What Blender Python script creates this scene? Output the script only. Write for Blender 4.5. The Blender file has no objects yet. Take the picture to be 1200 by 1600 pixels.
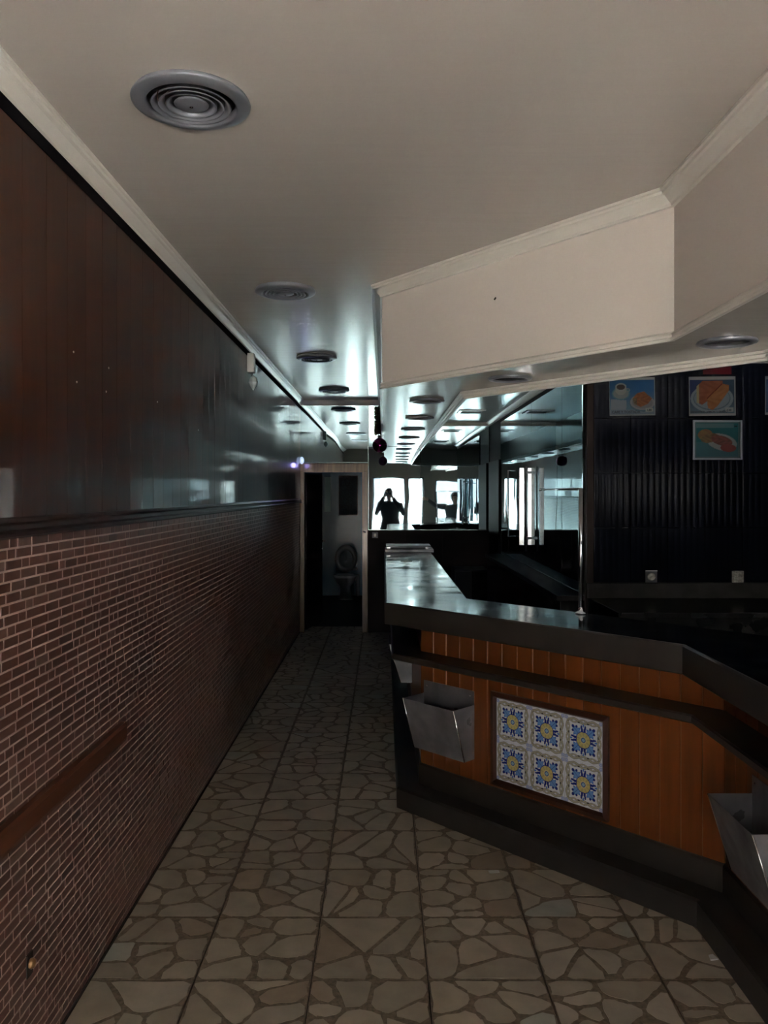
import bpy, bmesh, math, random
from mathutils import Vector, Matrix
R = math.radians
random.seed(7)
SC = bpy.context.scene
COL = SC.collection

# ------------------------------------------------------------------ camera
EYE = 1.67
FPX = 1240.0                      # focal length in pixels of the 1200x1600 frame
cd = bpy.data.cameras.new('camera')
cam = bpy.data.objects.new('camera', cd)
COL.objects.link(cam)
cam.location = (0, 0, EYE)
cam.rotation_euler = (R(90), 0, 0)
cd.sensor_fit = 'VERTICAL'
cd.sensor_height = 36.0
cd.lens = FPX / 1600 * 36.0
cd.shift_y = -30 / 1600
cd.clip_start = 0.05
SC.camera = cam

# ------------------------------------------------------------------ world, sun, exposure
W = bpy.data.worlds.new('sky'); SC.world = W; W.use_nodes = True
nt = W.node_tree; nt.nodes.clear()
wo = nt.nodes.new('ShaderNodeOutputWorld'); bg = nt.nodes.new('ShaderNodeBackground')
tc = nt.nodes.new('ShaderNodeTexCoord'); sp = nt.nodes.new('ShaderNodeSeparateXYZ')
rmp = nt.nodes.new('ShaderNodeValToRGB')
nt.links.new(tc.outputs['Generated'], sp.inputs[0]); nt.links.new(sp.outputs['Z'], rmp.inputs[0])
rmp.color_ramp.elements[0].position = 0.0; rmp.color_ramp.elements[0].color = (.86, .95, 1, 1)
rmp.color_ramp.elements[1].position = 0.9; rmp.color_ramp.elements[1].color = (.50, .70, 1, 1)
nt.links.new(rmp.outputs[0], bg.inputs[0]); bg.inputs[1].default_value = .55
nt.links.new(bg.outputs[0], wo.inputs[0])

sd = bpy.data.lights.new('sun', 'SUN'); sd.energy = 13.0; sd.angle = R(1.0); sd.color = (1, .96, .90)
sun = bpy.data.objects.new('sun', sd); COL.objects.link(sun)
sun.rotation_euler = Vector((-.25, -.35, -1)).to_track_quat('-Z', 'Y').to_euler()

vs = SC.view_settings
vs.view_transform = 'Standard'; vs.look = 'None'; vs.gamma = 1.0; vs.use_curve_mapping = False
vs.exposure = 4.25
SC.cycles.max_bounces = 12; SC.cycles.diffuse_bounces = 5; SC.cycles.glossy_bounces = 8
SC.cycles.sample_clamp_indirect = 4.0
SC.cycles.use_denoising = True

# ------------------------------------------------------------------ materials
def lin(r, g, b):
    f = lambda c: (c/255/12.92) if c/255 <= .04045 else ((c/255+.055)/1.055)**2.4
    return (f(r), f(g), f(b), 1)

def mat(name, col, rough=.5, metal=0., var=0., nscale=8., stretch=(1,1,1), bump=0., bscale=40., coat=0., coat_rough=.1,
        attr=False, rnd=0., col2=None, rvar=0., spec=.5, bstretch=(1,1,1)):
    m = bpy.data.materials.new(name); m.use_nodes = True
    t = m.node_tree; n = t.nodes; l = t.links
    b = n['Principled BSDF']
    b.inputs['Roughness'].default_value = rough; b.inputs['Metallic'].default_value = metal
    b.inputs['Specular IOR Level'].default_value = spec
    b.inputs['Coat Weight'].default_value = coat; b.inputs['Coat Roughness'].default_value = coat_rough
    b.inputs['Base Color'].default_value = col
    tcn = n.new('ShaderNodeTexCoord')
    src = None
    if attr:
        a = n.new('ShaderNodeAttribute'); a.attribute_name = 'Col'; src = a.outputs['Color']
    if var or rvar:
        mp = n.new('ShaderNodeMapping'); mp.inputs['Scale'].default_value = stretch
        l.new(tcn.outputs['Object'], mp.inputs[0])
        nz = n.new('ShaderNodeTexNoise'); nz.inputs['Scale'].default_value = nscale; nz.inputs['Detail'].default_value = 5
        l.new(mp.outputs[0], nz.inputs['Vector'])
        if var:
            mx = n.new('ShaderNodeMix'); mx.data_type = 'RGBA'
            c2 = col2 or tuple(c*(1-var) for c in col[:3]) + (1,)
            mr = n.new('ShaderNodeMapRange'); mr.inputs[1].default_value = .35; mr.inputs[2].default_value = .65
            l.new(nz.outputs[0], mr.inputs[0]); l.new(mr.outputs[0], mx.inputs[0])
            if src:
                m2 = n.new('ShaderNodeMix'); m2.data_type = 'RGBA'; m2.blend_type = 'MULTIPLY'; m2.inputs[0].default_value = 1
                mx.inputs[6].default_value = (1,1,1,1); mx.inputs[7].default_value = (1-var,)*3 + (1,)
                l.new(src, m2.inputs[6]); l.new(mx.outputs[2], m2.inputs[7]); src = m2.outputs[2]
            else:
                mx.inputs[6].default_value = col; mx.inputs[7].default_value = c2; src = mx.outputs[2]
        if rvar:
            mr2 = n.new('ShaderNodeMapRange'); mr2.inputs[1].default_value = .3; mr2.inputs[2].default_value = .7
            mr2.inputs[3].default_value = max(.02, rough-rvar); mr2.inputs[4].default_value = rough+rvar
            l.new(nz.outputs[0], mr2.inputs[0]); l.new(mr2.outputs[0], b.inputs['Roughness'])
    if rnd:
        oi = n.new('ShaderNodeObjectInfo'); mr = n.new('ShaderNodeMapRange')
        mr.inputs[3].default_value = 1-rnd; mr.inputs[4].default_value = 1+rnd
        l.new(oi.outputs['Random'], mr.inputs[0])
        hs = n.new('ShaderNodeHueSaturation'); l.new(mr.outputs[0], hs.inputs['Value'])
        if src: l.new(src, hs.inputs['Color'])
        else: hs.inputs['Color'].default_value = col
        src = hs.outputs[0]
    if src: l.new(src, b.inputs['Base Color'])
    if bump:
        mp = n.new('ShaderNodeMapping'); mp.inputs['Scale'].default_value = bstretch
        l.new(tcn.outputs['Object'], mp.inputs[0])
        nb = n.new('ShaderNodeTexNoise'); nb.inputs['Scale'].default_value = bscale; nb.inputs['Detail'].default_value = 3
        l.new(mp.outputs[0], nb.inputs['Vector'])
        bp = n.new('ShaderNodeBump'); bp.inputs['Strength'].default_value = 1; bp.inputs['Distance'].default_value = bump
        l.new(nb.outputs[0], bp.inputs['Height']); l.new(bp.outputs[0], b.inputs['Normal'])
        if coat: l.new(bp.outputs[0], b.inputs['Coat Normal'])
    return m

M = {}
M['ceiling'] = mat('ceiling_paint', (.52,.48,.43,1), .20, bump=.0018, bscale=4, bstretch=(.5,3.5,1), spec=.45)
M['fascia'] = mat('fascia_paint', (.66,.60,.54,1), .6)
M['cornice'] = mat('cornice_paint', (.66,.63,.57,1), .3)
M['wall_dark'] = mat('dark_panel', (.022,.016,.016,1), .55, var=.3, nscale=3, spec=.2)
M['wall_plain'] = mat('plain_wall', (.25,.22,.19,1), .6, var=.1, nscale=2)
M['mortar'] = mat('mortar', (.62,.47,.40,1), .5, var=.2, nscale=12)
M['brick'] = mat('brick_glaze', (.2,.1,.08,1), .33, attr=True, var=.25, nscale=30, bump=.0008, bscale=30)
M['plank'] = mat('varnished_mahogany', (.058,.018,.008,1), .38, var=.35, nscale=6, stretch=(3,3,.35), rnd=.18, spec=.25, coat=.45, coat_rough=.06, bump=.00022, bscale=9, bstretch=(3,3,.5))
M['rail_wood'] = mat('dark_rail_wood', (.030,.012,.009,1), .35, var=.3, nscale=8, spec=.3)
M['bump_rail'] = mat('bumper_wood', (.12,.040,.018,1), .45, var=.3, nscale=10, stretch=(1,.2,3))
M['door_wood'] = mat('door_frame_wood', (.22,.125,.04,1), .3, var=.45, nscale=12, stretch=(3,3,.3), coat=.5)
M['door_dark'] = mat('door_leaf_dark', (.015,.010,.009,1), .5, spec=.2)
M['grout'] = mat('floor_grout', (.235,.185,.13,1), .55, var=.45, nscale=60, bump=.0015, bscale=120)
M['joint'] = mat('floor_joint', (.03,.022,.017,1), .8)
M['stone'] = mat('floor_stone', (.3,.27,.22,1), .42, attr=True, var=.22, nscale=9, bump=.0006, bscale=25)
M['board'] = mat('bar_board', (.20,.056,.011,1), .33, var=.38, nscale=7, stretch=(3,3,.3), rnd=.16, coat=.3, bump=.0004, bscale=20, bstretch=(3,3,.4))
M['groove'] = mat('board_groove', (.30,.14,.06,1), .5)
M['frame_wood'] = mat('frame_mahogany', (.060,.018,.010,1), .42, var=.3, nscale=10, coat=.3)
M['laminate'] = mat('dark_laminate', (.030,.025,.021,1), .42, var=.2, nscale=10, bump=.0004, bscale=60)
M['laminate_blue'] = mat('step_laminate', (.030,.026,.023,1), .5, var=.3, nscale=5, bump=.0005, bscale=50)
M['counter'] = mat('counter_steel', (.20,.225,.235,1), .15, metal=1, var=.5, nscale=5, rvar=.09, bump=.0016, bscale=4)
M['steel'] = mat('bin_steel', (.26,.26,.275,1), .38, metal=.45, var=.35, nscale=7, rvar=.12, bump=.0008, bscale=6)
M['chrome'] = mat('chrome', (.85,.87,.9,1), .08, metal=1)
M['vent'] = mat('vent_grey', (.24,.25,.28,1), .32, metal=.35, var=.15, nscale=10)
M['vent_dark'] = mat('vent_dark', (.03,.03,.035,1), .35)
M['lamp_lens'] = mat('lamp_lens', (.16,.16,.17,1), .25)
M['black_tile'] = mat('black_tile', (.0035,.0045,.009,1), .14, spec=.055, rnd=.2, bump=.0004, bscale=14)
M['black'] = mat('black_gloss', (.008,.009,.010,1), .22, var=.3, nscale=6, spec=.3)
M['blueblack'] = mat('blue_black_panel', (.012,.017,.030,1), .3)
M['concrete'] = mat('bare_plaster', (.022,.021,.017,1), .85, var=.5, nscale=9, bump=.003, bscale=30)
M['white'] = mat('white_plastic', (.6,.58,.54,1), .35)
M['dirty_white'] = mat('speckled_plastic', (.42,.40,.34,1), .5, var=.6, nscale=70)
M['porcelain'] = mat('porcelain', (.30,.32,.34,1), .12)
M['seat_grey'] = mat('grey_seat', (.16,.17,.19,1), .25)
M['teal_tile'] = mat('teal_tile', (.025,.085,.135,1), .22, var=.15, nscale=4)
M['teal_dark'] = mat('teal_dark', (.010,.026,.036,1), .6, var=.6, nscale=40, bump=.003, bscale=60)
M['teal_pale'] = mat('teal_pale', (.10,.27,.28,1), .4)
M['print'] = mat('print', (.5,.5,.5,1), .45, attr=True, spec=.15)
M['glazed'] = mat('glazed_print', (.5,.5,.5,1), .16, attr=True)
M['tile_white'] = mat('tile_body', (.62,.64,.66,1), .2)
M['ink'] = mat('ink', (.006,.01,.02,1), .5)
M['paper'] = mat('paper', (.72,.72,.70,1), .6)
M['bauble'] = mat('purple_bauble', (.20,.015,.12,1), .12, metal=.8)
M['tinsel'] = mat('tinsel', (.40,.31,.13,1), .35, metal=.5, var=.7, nscale=60)
M['brass'] = mat('brass', (.35,.20,.09,1), .35, metal=.6)
M['alu'] = mat('dark_aluminium', (.07,.07,.075,1), .4, metal=.5)
M['pavement'] = mat('pavement', (.50,.48,.45,1), .8, var=.2, nscale=1.5)
M['render'] = mat('pale_render', (.24,.235,.225,1), .85, var=.12, nscale=.6)
M['skin'] = mat('skin', (.42,.24,.17,1), .5)
M['cloth_dark'] = mat('dark_coat', (.018,.022,.032,1), .85, var=.2, nscale=20)
M['cloth_grey'] = mat('grey_jacket', (.04,.045,.05,1), .85, var=.2, nscale=20)
M['hair'] = mat('dark_hair', (.02,.014,.01,1), .6)
M['red'] = mat('red_plastic', (.40,.012,.02,1), .3)
M['bright_strip'] = mat('bright_strip', (.9,.93,.95,1), .22, metal=1, bump=.0006, bscale=12)
M['matte_black'] = mat('matte_black', (.004,.004,.005,1), .9, spec=.05)
M['seam_metal'] = mat('grey_seam', (.20,.26,.25,1), .2, metal=1)  # grey metal of the mirror channels and the seam strip

def mirror_mat():
    m = mat('mirror', (.44,.62,.68,1), .015, metal=1, bump=.0042, bscale=.9, bstretch=(1,1,.45))
    return m
M['mirror'] = mirror_mat()
def glass_mat(name, tint=(1,1,1,1), refl=.08):
    m = bpy.data.materials.new(name); m.use_nodes = True
    t = m.node_tree; t.nodes.clear()
    o = t.nodes.new('ShaderNodeOutputMaterial'); mx = t.nodes.new('ShaderNodeMixShader')
    a = t.nodes.new('ShaderNodeBsdfTransparent'); a.inputs[0].default_value = tint
    g = t.nodes.new('ShaderNodeBsdfGlossy'); g.inputs['Roughness'].default_value = .02
    mx.inputs[0].default_value = refl
    t.links.new(a.outputs[0], mx.inputs[1]); t.links.new(g.outputs[0], mx.inputs[2]); t.links.new(mx.outputs[0], o.inputs[0])
    return m
M['glass'] = glass_mat('window_glass')
def emit_mat(name, col, s):
    m = bpy.data.materials.new(name); m.use_nodes = True
    b = m.node_tree.nodes['Principled BSDF']
    b.inputs['Base Color'].default_value = (.8,.8,.8,1)
    b.inputs['Emission Color'].default_value = col; b.inputs['Emission Strength'].default_value = s
    return m
M['violet_lamp'] = emit_mat('violet_lamp', (.55,.75,1,1), .04)

# ------------------------------------------------------------------ helpers
def link(name, me, parent=None):
    o = bpy.data.objects.new(name, me); COL.objects.link(o)
    if parent is not None: o.parent = parent
    return o
def empty(name, loc=(0,0,0), rz=0., parent=None):
    o = bpy.data.objects.new(name, None); COL.objects.link(o)
    o.location = loc; o.rotation_euler = (0,0,rz); o.empty_display_size = .05
    if parent is not None: o.parent = parent
    return o
def tag(o, label=None, cat=None, group=None, kind=None):
    if label: o['label'] = label
    if cat: o['category'] = cat
    if group: o['group'] = group
    if kind: o['kind'] = kind
    return o

class MB:
    """collects vertices and faces, builds one mesh object"""
    def __init__(s): s.v = []; s.f = []; s.c = []; s.smooth = []
    def poly(s, pts, col=None, smooth=False):
        i = len(s.v); s.v += [tuple(p) for p in pts]; s.f.append(list(range(i, i+len(pts)))); s.c.append(col); s.smooth.append(smooth)
    def addmesh(s, verts, faces, col=None, smooth=False):
        i = len(s.v); s.v += [tuple(p) for p in verts]
        for f in faces: s.f.append([k+i for k in f]); s.c.append(col); s.smooth.append(smooth)
    def box(s, a, b, col=None, M=None):
        x0,y0,z0 = a; x1,y1,z1 = b
        vs_ = [(x0,y0,z0),(x1,y0,z0),(x1,y1,z0),(x0,y1,z0),(x0,y0,z1),(x1,y0,z1),(x1,y1,z1),(x0,y1,z1)]
        if M is not None: vs_ = [tuple(M @ Vector(p)) for p in vs_]
        s.addmesh(vs_, [(0,3,2,1),(4,5,6,7),(0,1,5,4),(1,2,6,5),(2,3,7,6),(3,0,4,7)], col); return s
    def prism(s, pts, z0, z1, col=None):
        n = len(pts)
        A = sum(pts[i][0]*pts[(i+1)%n][1]-pts[(i+1)%n][0]*pts[i][1] for i in range(n))
        if A < 0: pts = pts[::-1]
        vv = [(p[0],p[1],z0) for p in pts]+[(p[0],p[1],z1) for p in pts]
        ff = [list(range(n))[::-1], list(range(n,2*n))]+[(i,(i+1)%n,n+(i+1)%n,n+i) for i in range(n)]
        s.addmesh(vv, ff, col); return s
    def sweep(s, path, prof, col=None, closed_ends=True):
        """prof = closed list of (outward offset, z) swept along a mitred plan path; outward = right-hand side"""
        n = len(path); offs = []
        for i in range(n):
            ns = []
            if i > 0:
                d = Vector((path[i][0]-path[i-1][0], path[i][1]-path[i-1][1])).normalized(); ns.append(Vector((d.y,-d.x)))
            if i < n-1:
                d = Vector((path[i+1][0]-path[i][0], path[i+1][1]-path[i][1])).normalized(); ns.append(Vector((d.y,-d.x)))
            if len(ns) == 1: offs.append(ns[0])
            else:
                b = (ns[0]+ns[1]); b = b/ b.dot(ns[0]); offs.append(b)
        k = len(prof); vv = []
        for i in range(n):
            for (o,z) in prof: vv.append((path[i][0]+offs[i].x*o, path[i][1]+offs[i].y*o, z))
        ff = []
        for i in range(n-1):
            for j in range(k):
                a = i*k+j; b_ = i*k+(j+1)%k
                ff.append((a,b_,b_+k,a+k))
        if closed_ends: ff.append(list(range(k))[::-1]); ff.append([(n-1)*k+j for j in range(k)])
        s.addmesh(vv, ff, col); return s
    def band(s, path, o0, o1, z0, z1, col=None):
        return s.sweep(path, [(o0,z0),(o0,z1),(o1,z1),(o1,z0)], col)
    def tube(s, pts, r, n=10, smooth=True, cap=True):
        pts = [Vector(p) for p in pts]; rs = r if isinstance(r,(list,tuple)) else [r]*len(pts)
        vv = []; up = None
        for i,p in enumerate(pts):
            d = (pts[min(i+1,len(pts)-1)]-pts[max(i-1,0)]).normalized()
            if up is None: up = Vector((0,0,1)) if abs(d.z) < .9 else Vector((1,0,0))
            a = d.cross(up).normalized(); b = a.cross(d).normalized(); up = b
            for k in range(n):
                t = 2*math.pi*k/n; vv.append(p+(a*math.cos(t)+b*math.sin(t))*rs[i])
        ff = [(i*n+k, i*n+(k+1)%n, (i+1)*n+(k+1)%n, (i+1)*n+k) for i in range(len(pts)-1) for k in range(n)]
        i0 = len(s.v); s.addmesh(vv, ff, smooth=smooth)
        if cap:
            s.f.append([i0+k for k in range(n)][::-1]); s.c.append(None); s.smooth.append(False)
            s.f.append([i0+(len(pts)-1)*n+k for k in range(n)]); s.c.append(None); s.smooth.append(False)
        return s
    def lathe(s, prof, n=40, c=(0,0,0), sx=1, sy=1, smooth=True, axis='z'):
        vv = []
        for (r,z) in prof:
            for k in range(n):
                t = 2*math.pi*k/n
                p = (r*math.cos(t)*sx, r*math.sin(t)*sy, z)
                if axis == 'x': p = (p[2], p[0], p[1])
                if axis == 'y': p = (p[0], -p[2], p[1])
                vv.append((c[0]+p[0], c[1]+p[1], c[2]+p[2]))
        ff = [(i*n+k, i*n+(k+1)%n, (i+1)*n+(k+1)%n, (i+1)*n+k) for i in range(len(prof)-1) for k in range(n)]
        s.addmesh(vv, ff, smooth=smooth); return s
    def mesh(s, name, m):
        me = bpy.data.meshes.new(name); me.from_pydata(s.v, [], s.f)
        me.materials.append(m)
        if any(c is not None for c in s.c):
            ca = me.color_attributes.new('Col', 'FLOAT_COLOR', 'CORNER')
            buf = []
            for f,c in zip(s.f, s.c): buf += list((c or (.5,.5,.5))[:3]+(1,))*len(f)
            ca.data.foreach_set('color', buf)
        me.polygons.foreach_set('use_smooth', s.smooth)
        me.update(); return me
    def build(s, name, m, parent=None, bevel=0., loc=None, rz=None, recalc=False):
        me = s.mesh(name, m)
        if recalc:
            b = bmesh.new(); b.from_mesh(me); bmesh.ops.recalc_face_normals(b, faces=b.faces); b.to_mesh(me); b.free()
        o = link(name, me, parent)
        if bevel:
            md = o.modifiers.new('bevel','BEVEL'); md.width = bevel; md.segments = 2; md.limit_method = 'ANGLE'
        if loc is not None: o.location = loc
        if rz is not None: o.rotation_euler = (0,0,rz)
        return o
def box(name, a, b, m, parent=None, bevel=0.):
    return MB().box(a,b).build(name, m, parent, bevel)
def struct(o): o['kind'] = 'structure'; return o

# ------------------------------------------------------------------ layout
XL = -1.01; YB = 9.5; YF = -1.35; XR = 6.0
ZC = 2.778; ZS = 2.225; ZI = 2.51         # main ceiling, soffit, bar ceiling
YDARK = 4.9
SIDE = [(1.264, YB), (1.245, YDARK)]        # mirrored side wall of the bar

# ------------------------------------------------------------------ shell
floor = struct(empty('floor'))
box('subfloor', (XL-.2, YF-.1, -.12), (XR, 13.2, -.012), M['joint'], floor)
ceiling = struct(box('ceiling', (XL-.2, YF-.2, ZC), (XR+.1, 13.2, ZC+.12), M['ceiling']))
bar_ceiling_pts = [(.44,YB),(.44,4.36),(1.5,3.1),(1.5,YF),(XR,YF),(XR,YDARK+.05),(1.245,YDARK+.05),(1.30,YB)]
struct(MB().prism(bar_ceiling_pts, ZI, ZI+.03).build('ceiling_bar', M['ceiling']))
OUT = [(-.01,YB),(-.01,4.25),(1.06,2.90),(1.06,YF)]
INN = [(.44,YB),(.44,4.36),(1.5,3.10),(1.5,YF)]
# bulkhead: fascia boards + glossy soffit
bulk = struct(empty('ceiling_bulkhead'))
MB().sweep(OUT, [(0,ZS+.002),(0,ZC),(-.03,ZC),(-.03,ZS+.002)]).build('fascia', M['fascia'], bulk)
MB().prism(OUT+INN[::-1], ZS, ZS+.02).build('soffit', M['ceiling'], bulk)
MB().sweep(INN, [(0,ZS+.02),(0,ZI),(.03,ZI),(.03,ZS+.02)]).build('inner_fascia', M['ceiling'], bulk)

p_ = .06
def cornice_prof(z):
    return [(0,z),(p_,z),(p_,z-.010),(p_-.008,z-.013),(p_-.010,z-.022),(p_-.020,z-.026),(p_-.024,z-.032),(.022,z-.046),(.014,z-.052),(.012,z-.062),(0,z-.064)]
cpath = [(XL,YF),(XL,YB),(-.01,YB),(-.01,4.25),(1.06,2.90),(1.06,YF)]
struct(MB().sweep(cpath, cornice_prof(ZC)).build('trim_1', M['cornice']))
struct(MB().sweep(OUT, [(0,ZS-.001),(.014,ZS-.001),(.016,ZS+.008),(.009,ZS+.013),(.009,ZS+.021),(.012,ZS+.026),(.004,ZS+.034),(0,ZS+.036)]).build('trim_2', M['cornice']))
struct(MB().sweep(INN, [(-.012,ZS),(.020,ZS),(.020,ZS-.010),(.012,ZS-.014),(.012,ZS-.026),(.004,ZS-.030),(.004,ZS-.040),(-.012,ZS-.040)]).build('trim_3', M['cornice']))
# cornice round the bar ceiling
struct(MB().sweep([(.44,YB),(1.264,YB),(1.245,YDARK),(XR,YDARK)], [(0,ZI),(.045,ZI),(.045,ZI-.01),(.03,ZI-.02),(.012,ZI-.03),(.010,ZI-.04),(0,ZI-.042)]).build('trim_4', M['cornice']))

# ------------------------------------------------------------------ left wall
wl = struct(empty('wall_left'))
box('wall_core', (XL-.2, YF-.2, 0), (XL-.004, YB+.1, ZC), M['wall_plain'], wl)
box('mortar_bed', (XL-.02, YF, 0), (XL, YB, 1.555), M['mortar'], wl)
CH = .0297; PW = .4424; Y00 = 2.385-PW*14
def brick_color():
    k = random.random()
    if k < .62: c = (.17,.070,.050)
    elif k < .84: c = (.215,.098,.072)
    elif k < .94: c = (.235,.135,.10)
    else: c = (.125,.055,.042)
    j = random.uniform(.70,1.02); return tuple(q*j for q in c)
bricks = []
npan = int((YB-Y00)/PW)+1
for p in range(npan):
    y0 = Y00+p*PW
    prnd = random.Random(p % 3 + 50)
    for cidx in range(52):
        z0 = .004+cidx*CH
        # one of several brick patterns moulded in every wall panel
        y = y0 + (0 if cidx % 2 else -.02)
        end = y0+PW+(0 if cidx % 2 else -.02)
        lens = []
        rem = end-y
        while rem > .13:
            L = prnd.choice([.098,.098,.105,.048,.085]); lens.append(L); rem -= L
        if rem < .035 and lens: lens[-1] += rem
        else: lens.append(rem)
        for L in lens:
            a, b = y+.003, y+L-.003; y += L
            if b > YB-.01 or a < YF: 
                if a > YB-.03 or b < YF: continue
                b = min(b, YB-.01); a = max(a, YF)
            bricks.append((a, b, z0+.0027, z0+CH-.0027, brick_color(), random.uniform(.0009,.0016)))
def brick_mesh(mb, br, oy=0., oz=0.):
    a,b,z0,z1,c,t = br; e = .0009
    x = XL; A = [(x,a-oy,z0-oz),(x,b-oy,z0-oz),(x,b-oy,z1-oz),(x,a-oy,z1-oz)]
    B = [(x+t,a+e-oy,z0+e-oz),(x+t,b-e-oy,z0+e-oz),(x+t,b-e-oy,z1-e-oz),(x+t,a+e-oy,z1-e-oz)]
    mb.addmesh(A+B, [(4,5,6,7),(0,1,5,4),(1,2,6,5),(2,3,7,6),(3,0,4,7)], c)
def vis(br):
    y = (br[0]+br[1])/2; z = (br[2]+br[3])/2
    if y < 1.2: return 0
    u = 600+XL*FPX/y; v = 770-(z-EYE)*FPX/y
    if u < -10 or v > 1605: return 0
    return (br[1]-br[0])*(br[3]-br[2])/y**3
bricks.sort(key=vis, reverse=True)
for br in bricks[:300]:
    m_ = MB(); brick_mesh(m_, br, br[0], br[2]); m_.build('brick', M['brick'], wl, loc=(0, br[0], br[2]))
mb = MB()
for br in bricks[300:]: brick_mesh(mb, br)
tag(mb.build('brick_courses', M['brick'], wl), 'small glazed bricks further along the wall', kind='stuff')
# varnished planks above the rail
box('board_backing', (XL-.02, YF, 1.56), (XL+.0, YB, ZC-.05), M['rail_wood'], wl)
PWD = .1555
plank_me = None
y = YB-PWD
mbp = MB().box((0,.001,0),(.011,PWD-.001,1.13)); plank_me = mbp.mesh('plank', M['plank'])
while y > YF:
    o = link('plank', plank_me, wl); o.location = (XL, y, 1.59); y -= PWD
    o.rotation_euler = (random.uniform(-.0,.0), 0, R(random.uniform(-.12,.12)))
box('shadow_gap', (XL,YF,2.672),(XL+.014,YB-.001,ZC-.0645), M['matte_black'], wl)
struct(MB().sweep([(XL,YF),(XL,YB)], [(0,1.547),(.022,1.547),(.028,1.553),(.028,1.563),(.020,1.570),(.020,1.583),(.026,1.590),(.014,1.600),(.010,1.606),(0,1.606)]).build('trim_5', M['rail_wood']))
tag(MB().sweep([(XL,.6),(XL,3.04)], [(.003,.722),(.022,.722),(.026,.735),(.026,.782),(.022,.795),(.003,.795)]).build('bumper_rail', M['bump_rail']),
    'brown wooden bumper strip low on the brick-patterned wall, broken off short', 'rail')
# bottom dark joint between wall and floor
struct(box('baseboard_left', (XL, YF, 0), (XL+.006, YB, .012), M['joint']))

# ------------------------------------------------------------------ floor tiles with crazy-paving stones
def clip(poly, nx, ny, d):
    out = []
    for i in range(len(poly)):
        a = poly[i]; b = poly[(i+1)%len(poly)]
        da = a[0]*nx+a[1]*ny-d; db = b[0]*nx+b[1]*ny-d
        if da <= 0: out.append(a)
        if (da < 0) != (db < 0) and da != db:
            t = da/(da-db); out.append((a[0]+(b[0]-a[0])*t, a[1]+(b[1]-a[1])*t))
    return out
def tile_stones(rnd, S=.4):
    sites = []
    n = rnd.choice([7,8,9,10,11])
    tries = 0
    while len(sites) < n and tries < 400:
        tries += 1
        p = (rnd.uniform(.02,S-.02), rnd.uniform(.02,S-.02))
        md = .035 if len(sites) > n*.6 else .12
        if all(math.hypot(p[0]-q[0],p[1]-q[1]) > md for q in sites): sites.append(p)
    res = []
    ang = rnd.uniform(0, math.pi); ca, sa = math.cos(ang), math.sin(ang)
    for i,p in enumerate(sites):
        e = rnd.uniform(-.002,.004)
        poly = [(.006-e*0,.006),(S-.006,.006),(S-.006,S-.006),(.006,S-.006)]
        for j,q in enumerate(sites):
            if i == j or not poly: continue
            nx, ny = q[0]-p[0], q[1]-p[1]; L = math.hypot(nx,ny); nx/=L; ny/=L
            mid = ((p[0]+q[0])/2*nx+(p[1]+q[1])/2*ny) - rnd.choice([.0035,.005,.007,.011])
            poly = clip(poly, nx, ny, mid)
        if len(poly) < 3: continue
        A = abs(sum(poly[k][0]*poly[(k+1)%len(poly)][1]-poly[(k+1)%len(poly)][0]*poly[k][1] for k in range(len(poly))))/2
        if A < .0004: continue
        # chamfer corners and roughen the edges
        out = []
        m = len(poly)
        for k in range(m):
            a = poly[k]; b = poly[(k+1)%m]; z = poly[k-1]
            L1 = math.hypot(a[0]-z[0],a[1]-z[1]); L2 = math.hypot(a[0]-b[0],a[1]-b[1])
            if min(L1,L2) < .012: out.append(a); continue
            f1 = min(.33, rnd.uniform(.008,.045)/L1); f2 = min(.33, rnd.uniform(.008,.045)/L2)
            out.append((a[0]+(z[0]-a[0])*f1, a[1]+(z[1]-a[1])*f1))
            out.append((a[0]+(b[0]-a[0])*f2, a[1]+(b[1]-a[1])*f2))
            if L2 > .05:
                for t in (.35,.65):
                    jj = rnd.uniform(-.006,.002) if L2 > .08 else rnd.uniform(-.003,.001)
                    nx, ny = (b[1]-a[1])/L2, -(b[0]-a[0])/L2
                    out.append((a[0]+(b[0]-a[0])*t+nx*jj, a[1]+(b[1]-a[1])*t+ny*jj))
        k = rnd.random(); j = rnd.uniform(.85,1.12)
        c = (.43,.37,.28) if k < .7 else ((.47,.41,.32) if k < .87 else ((.38,.30,.215) if k < .97 else (.44,.44,.37)))
        res.append((out, tuple(q*j for q in c)))
    return res
S = .4
def stone_mesh(mb, st, ox=0., oy=0.):
    poly, c = st
    n = len(poly); A = [(p[0]+ox,p[1]+oy,-.0006) for p in poly]; cx = sum(p[0] for p in poly)/n; cy = sum(p[1] for p in poly)/n
    B = [(p[0]+ox+(cx-p[0])*.012, p[1]+oy+(cy-p[1])*.012, .0007) for p in poly]
    ar = sum(poly[k][0]*poly[(k+1)%n][1]-poly[(k+1)%n][0]*poly[k][1] for k in range(n))
    top = list(range(n,2*n)) if ar > 0 else list(range(n,2*n))[::-1]
    mb.addmesh(A+B, [top]+[(i,(i+1)%n,n+(i+1)%n,n+i) if ar > 0 else (n+i,n+(i+1)%n,(i+1)%n,i) for i in range(n)], c)
tiles = []
slab = MB().box((.0022,.0022,-.014),(S-.0022,S-.0022,-.0002)).mesh('tile', M['grout'])
j = -16
ys0 = 2.721
far = MB(); cnt = 0
order = []
for jj in range(-16, 18):
    for ii in range(-3, 15):
        x0 = .151+ii*S; y0 = ys0+jj*S
        if x0+S < XL or y0+S < YF or y0 > YB+3.4: continue
        if y0 > YB and x0 > .1: continue
        if x0 > 1.4 and y0 > -1.0: continue      # under the bar
        if y0 > 4.4 and .3 < x0 < 1.5 and y0 < YB and x0+S > 1.3: continue
        order.append((abs(y0-1.9) if y0 < 1.9 else y0-1.9, x0, y0))
order.sort()
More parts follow.
